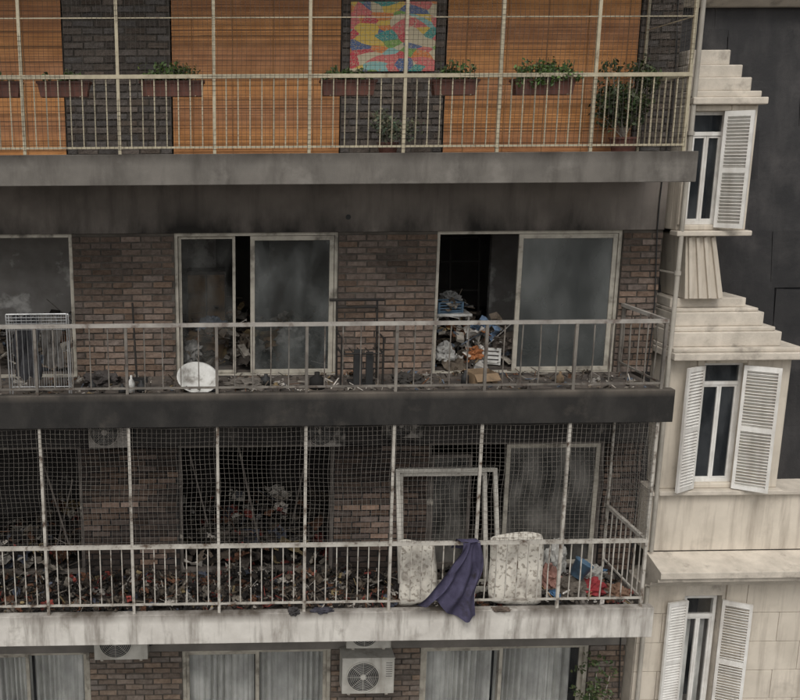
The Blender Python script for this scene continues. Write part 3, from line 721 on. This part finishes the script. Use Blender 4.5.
def dormer(x0,x1,wx0,wx1,wz0,wz1,zsill,ztop,steps,yb):
    b=MB()
    b.box(x0,wx0,YA,YA+.14,zsill,ztop,0); b.box(wx1,x1,YA,YA+.14,zsill,ztop,0)
    b.box(wx0,wx1,YA,YA+.14,wz1,ztop,0)
    if wz0>zsill: b.box(wx0,wx1,YA,YA+.14,zsill,wz0,0)
    b.box(wx0-.10,wx0-.002,YA-.03,YA-.002,wz0,wz1+.08,0); b.box(wx1+.002,wx1+.10,YA-.03,YA-.002,wz0,wz1+.08,0); b.box(wx0,wx1,YA-.03,YA-.002,wz1+.002,wz1+.08,0)
    b.box(x1-.10,x1-.002,YA+.141,yb,zsill+.002,ztop,0); b.box(x0+.002,x0+.1,YA+.141,yb,zsill+.002,ztop,0)
    b.box(x0-.03,x1+.04,YA-.10,YA+.10,zsill-.07,zsill-.001,1)
    for (a,c,za,zb,yy) in steps:
        b.box(a,c,yy,yb+.3,za,zb,1)
    b.make('dormer',[m_stone,m_stoneW],nb,bevel=.014)
lo=[(.50,2.34,-2.74,-2.64,YA-.20),(.51,2.26,-2.64,-2.58,YA-.14),(.52,2.00,-2.58,-2.38,YA-.06),(.53,1.93,-2.38,-2.32,YA-.02),(.54,1.80,-2.32,-2.13,YA+.05),(.55,1.74,-2.13,-2.08,YA+.09),(.56,1.60,-2.08,-1.95,YA+.16)]
dormer(.56,2.22,1.02,1.60,-4.55,-2.82,-4.62,-2.74,lo,2.0)
win(1.02,1.60,-4.55,-2.82,YA+.07,transom=-3.12)
shutter(1.01,YA-.04,-4.60,-2.84,.36,R(180+28)); shutter(1.55,YA-.04,-4.60,-2.84,.44,R(-30))
up=[(.47,1.43,.58,.67,YA-.12),(.47,1.37,.67,.75,YA-.06),(.47,1.26,.75,.92,YA),(.47,1.16,.92,1.08,YA+.06),(.47,1.02,1.08,1.27,YA+.12)]
dormer(.46,1.38,.56,1.02,-.95,.50,-1.02,.58,up,2.6)
win(.56,1.02,-.95,.50,YA+.07,transom=.22)
shutter(.94,YA-.03,-.98,.50,.34,R(-46))
b=MB()
vs=[(.60,YA-.0,-1.10),(1.00,YA-.0,-1.10),(1.20,YA+.02,-1.94),(.68,YA+.02,-1.94),(.60,2.2,-1.10),(1.00,2.2,-1.10),(1.20,2.2,-1.94),(.68,2.2,-1.94)]
b.add(vs,((0,3,2,1),(0,1,5,4),(1,2,6,5),(2,3,7,6),(3,0,4,7)),0)
for i in range(4):
    f=(i+.5)/4; b.bar((.60+.40*f,YA-.01,-1.11),(.68+.52*f,YA+.01,-1.93),.045,0)
b.make('ribbed_console',[m_stone],nb,bevel=.006)
# mansard
z0,z1,y0,y1=-4.65,1.98,1.35,2.15
L=math.hypot(z1-z0,y1-y0); th=math.atan2(y1-y0,z1-z0)
b=MB()
b.add([(XN,y0+.03,z0),(9,y0+.03,z0),(9,y1+.03,z1),(XN,y1+.03,z1)],[(0,1,2,3)],0,(.025,.025,.027))
T0=Matrix.Translation((0,y0,z0))@Matrix.Rotation(-th,4,'X')
s=0; r=0
while s<L-.02:
    x=XN-random.uniform(.1,.9); hgt=min(.74,L-s)
    while x<9:
        w=random.uniform(.7,1.5); a=max(x,XN+.005); c=min(x+w-.003,8.99)
        if c-a>.03:
            k=random.uniform(.82,1.15); t=random.uniform(.002,.008)
            T=T0@Matrix.Translation((0,-t,s))@Matrix.Rotation(R(.7+random.uniform(-.2,.3)),4,'X')@Matrix.Rotation(random.gauss(0,.02),4,'Y')
            b.box(a,c,-.007,.0,-.03+random.uniform(-.05,.05),hgt,0,(.030*k,.0285*k,.0285*k),T=T)
        x+=w
    s+=.70; r+=1
b.make('mansard_roof',[m_slate],nb)
b=MB()
b.prism([(y1-.28,z1+.16),(y1-.30,z1+.06),(y1-.12,z1-.04),(y1+.4,z1-.04),(y1+.4,z1+.18)],XN+.001,9.02,0)
b.box(XN,9,y1+.1,2.6,z1+.182,z1+2.2,1)
b.box(XN,9,2.6,6.5,z1+.05,z1+.12,0)
b.box(XN+.001,9,6.4,6.6,-14.6,z1,0); b.box(8.8,9,1.62,6.4,-14.6,-4.7,0)
b.make('roof_cornice',[m_stoneW,m_stone],nb,bevel=.008)
b=MB(); b.bar((.50,.93,3.5),(.50,.93,-5.52),.06,0,12); b.bar((.50,.93,-6.07),(.50,.93,-14.6),.06,0,12)
for z in (2,.2,-1.6,-3.4,-6.6,-8.4): b.bar((.50,.93,z),(.50,.93,z+.05),.085,0,12); b.bar((.48,.93,z+.02),(.43,1.3,z+.02),.02,0)
b.make('drain_pipe',[m_pipe])
b=MB(); pts=[(.34+.03*math.sin(z*2.1),RW-.05,z) for z in [(-8+.35*i) for i in range(32)]]; b.poly(pts,.018,0,6)
b.make('cable',[m_dark])

b=MB()
for i in range(60):
    leaves(b,(-.12+random.gauss(0,.13),.95+random.gauss(0,.1),-7.85+random.gauss(0,.3)),(.08,.08,.08),10,.06,(.07,.10,.04),0)
for i in range(6): b.bar((-.1,1.0,-8.7),(-.12+random.gauss(0,.15),.95,-7.6+random.gauss(0,.2)),.012,1,5)
b.make('climbing_vine',[m_leaf,m_pipe])

# ------------------------------------------------------------------ street
b=MB(); b.add([(-300,-300,-14.8),(300,-300,-14.8),(300,300,-14.8),(-300,300,-14.8)],[(0,1,2,3)]); b.make('ground',[m_pave])
b=MB(); b.add([(-300,-9.5,-14.796),(300,-9.5,-14.796),(300,-2.5,-14.796),(-300,-2.5,-14.796)],[(0,1,2,3)]); b.make('road',[m_asph])
b=MB(); b.box(-300,300,-2.5,-2.35,-14.8,-14.66,0); b.box(-300,300,-2.35,1.0,-14.8,-14.665,1); b.make('pavement',[m_plD,m_pave])
b=MB(); b.box(-300,300,-9.65,-9.5,-14.8,-14.66,0); b.box(-300,300,-13,-9.65,-14.8,-14.665,1); b.make('pavement',[m_plD,m_pave])
b=MB()
for i in range(-30,30): b.add([(i*5,-6.06,-14.79),(i*5+2.5,-6.06,-14.79),(i*5+2.5,-5.94,-14.79),(i*5,-5.94,-14.79)],[(0,1,2,3)])
b.make('road_marking',[m_paint])

# ------------------------------------------------------------------ light
w=bpy.data.worlds.new('World'); sc.world=w; w.use_nodes=True
nt=w.node_tree; bg=nt.nodes['Background']
sky=nt.nodes.new('ShaderNodeTexSky'); sky.sky_type='NISHITA'; sky.sun_disc=False
el,az=R(52),R(200)
sky.sun_elevation=el; sky.sun_rotation=az; sky.air_density=1.5; sky.dust_density=4
hs=nt.nodes.new('ShaderNodeHueSaturation'); hs.inputs['Saturation'].default_value=.12
nt.links.new(sky.outputs[0],hs.inputs['Color']); nt.links.new(hs.outputs[0],bg.inputs[0]); bg.inputs[1].default_value=.15
sd=bpy.data.lights.new('sun','SUN'); sd.energy=1.0; sd.angle=R(25); sd.color=(1,.96,.90)
so=bpy.data.objects.new('sun',sd); sc.collection.objects.link(so)
d=Vector((math.sin(az)*math.cos(el),math.cos(az)*math.cos(el),math.sin(el)))
so.rotation_euler=d.to_track_quat('Z','Y').to_euler()
sc.view_settings.view_transform='Standard'; sc.view_settings.look='None'; sc.view_settings.exposure=0

# ------------------------------------------------------------------ camera (the photograph is an off-centre crop, hence the lens shift)
yaw,pitch,roll,f=.0159,.1969,-.006,865.9
F=Vector((math.sin(yaw)*math.cos(pitch),math.cos(yaw)*math.cos(pitch),-math.sin(pitch)))
Rr=Vector((math.cos(yaw),-math.sin(yaw),0)); U=Rr.cross(F)
R2=Rr*math.cos(roll)+U*math.sin(roll); U2=R2.cross(F)
cd=bpy.data.cameras.new('camera'); co=bpy.data.objects.new('camera',cd); sc.collection.objects.link(co)
cd.lens=36*f/800; cd.sensor_width=36; cd.sensor_fit='HORIZONTAL'; cd.clip_end=2000; cd.clip_start=.05
cd.shift_x=(400-232.8)/800; cd.shift_y=-(350-329.5)/800
m=Matrix((R2,U2,-F)).transposed().to_4x4(); m.translation=Vector((-5.5563,-10.3236,-.0352)); co.matrix_world=m
sc.camera=co
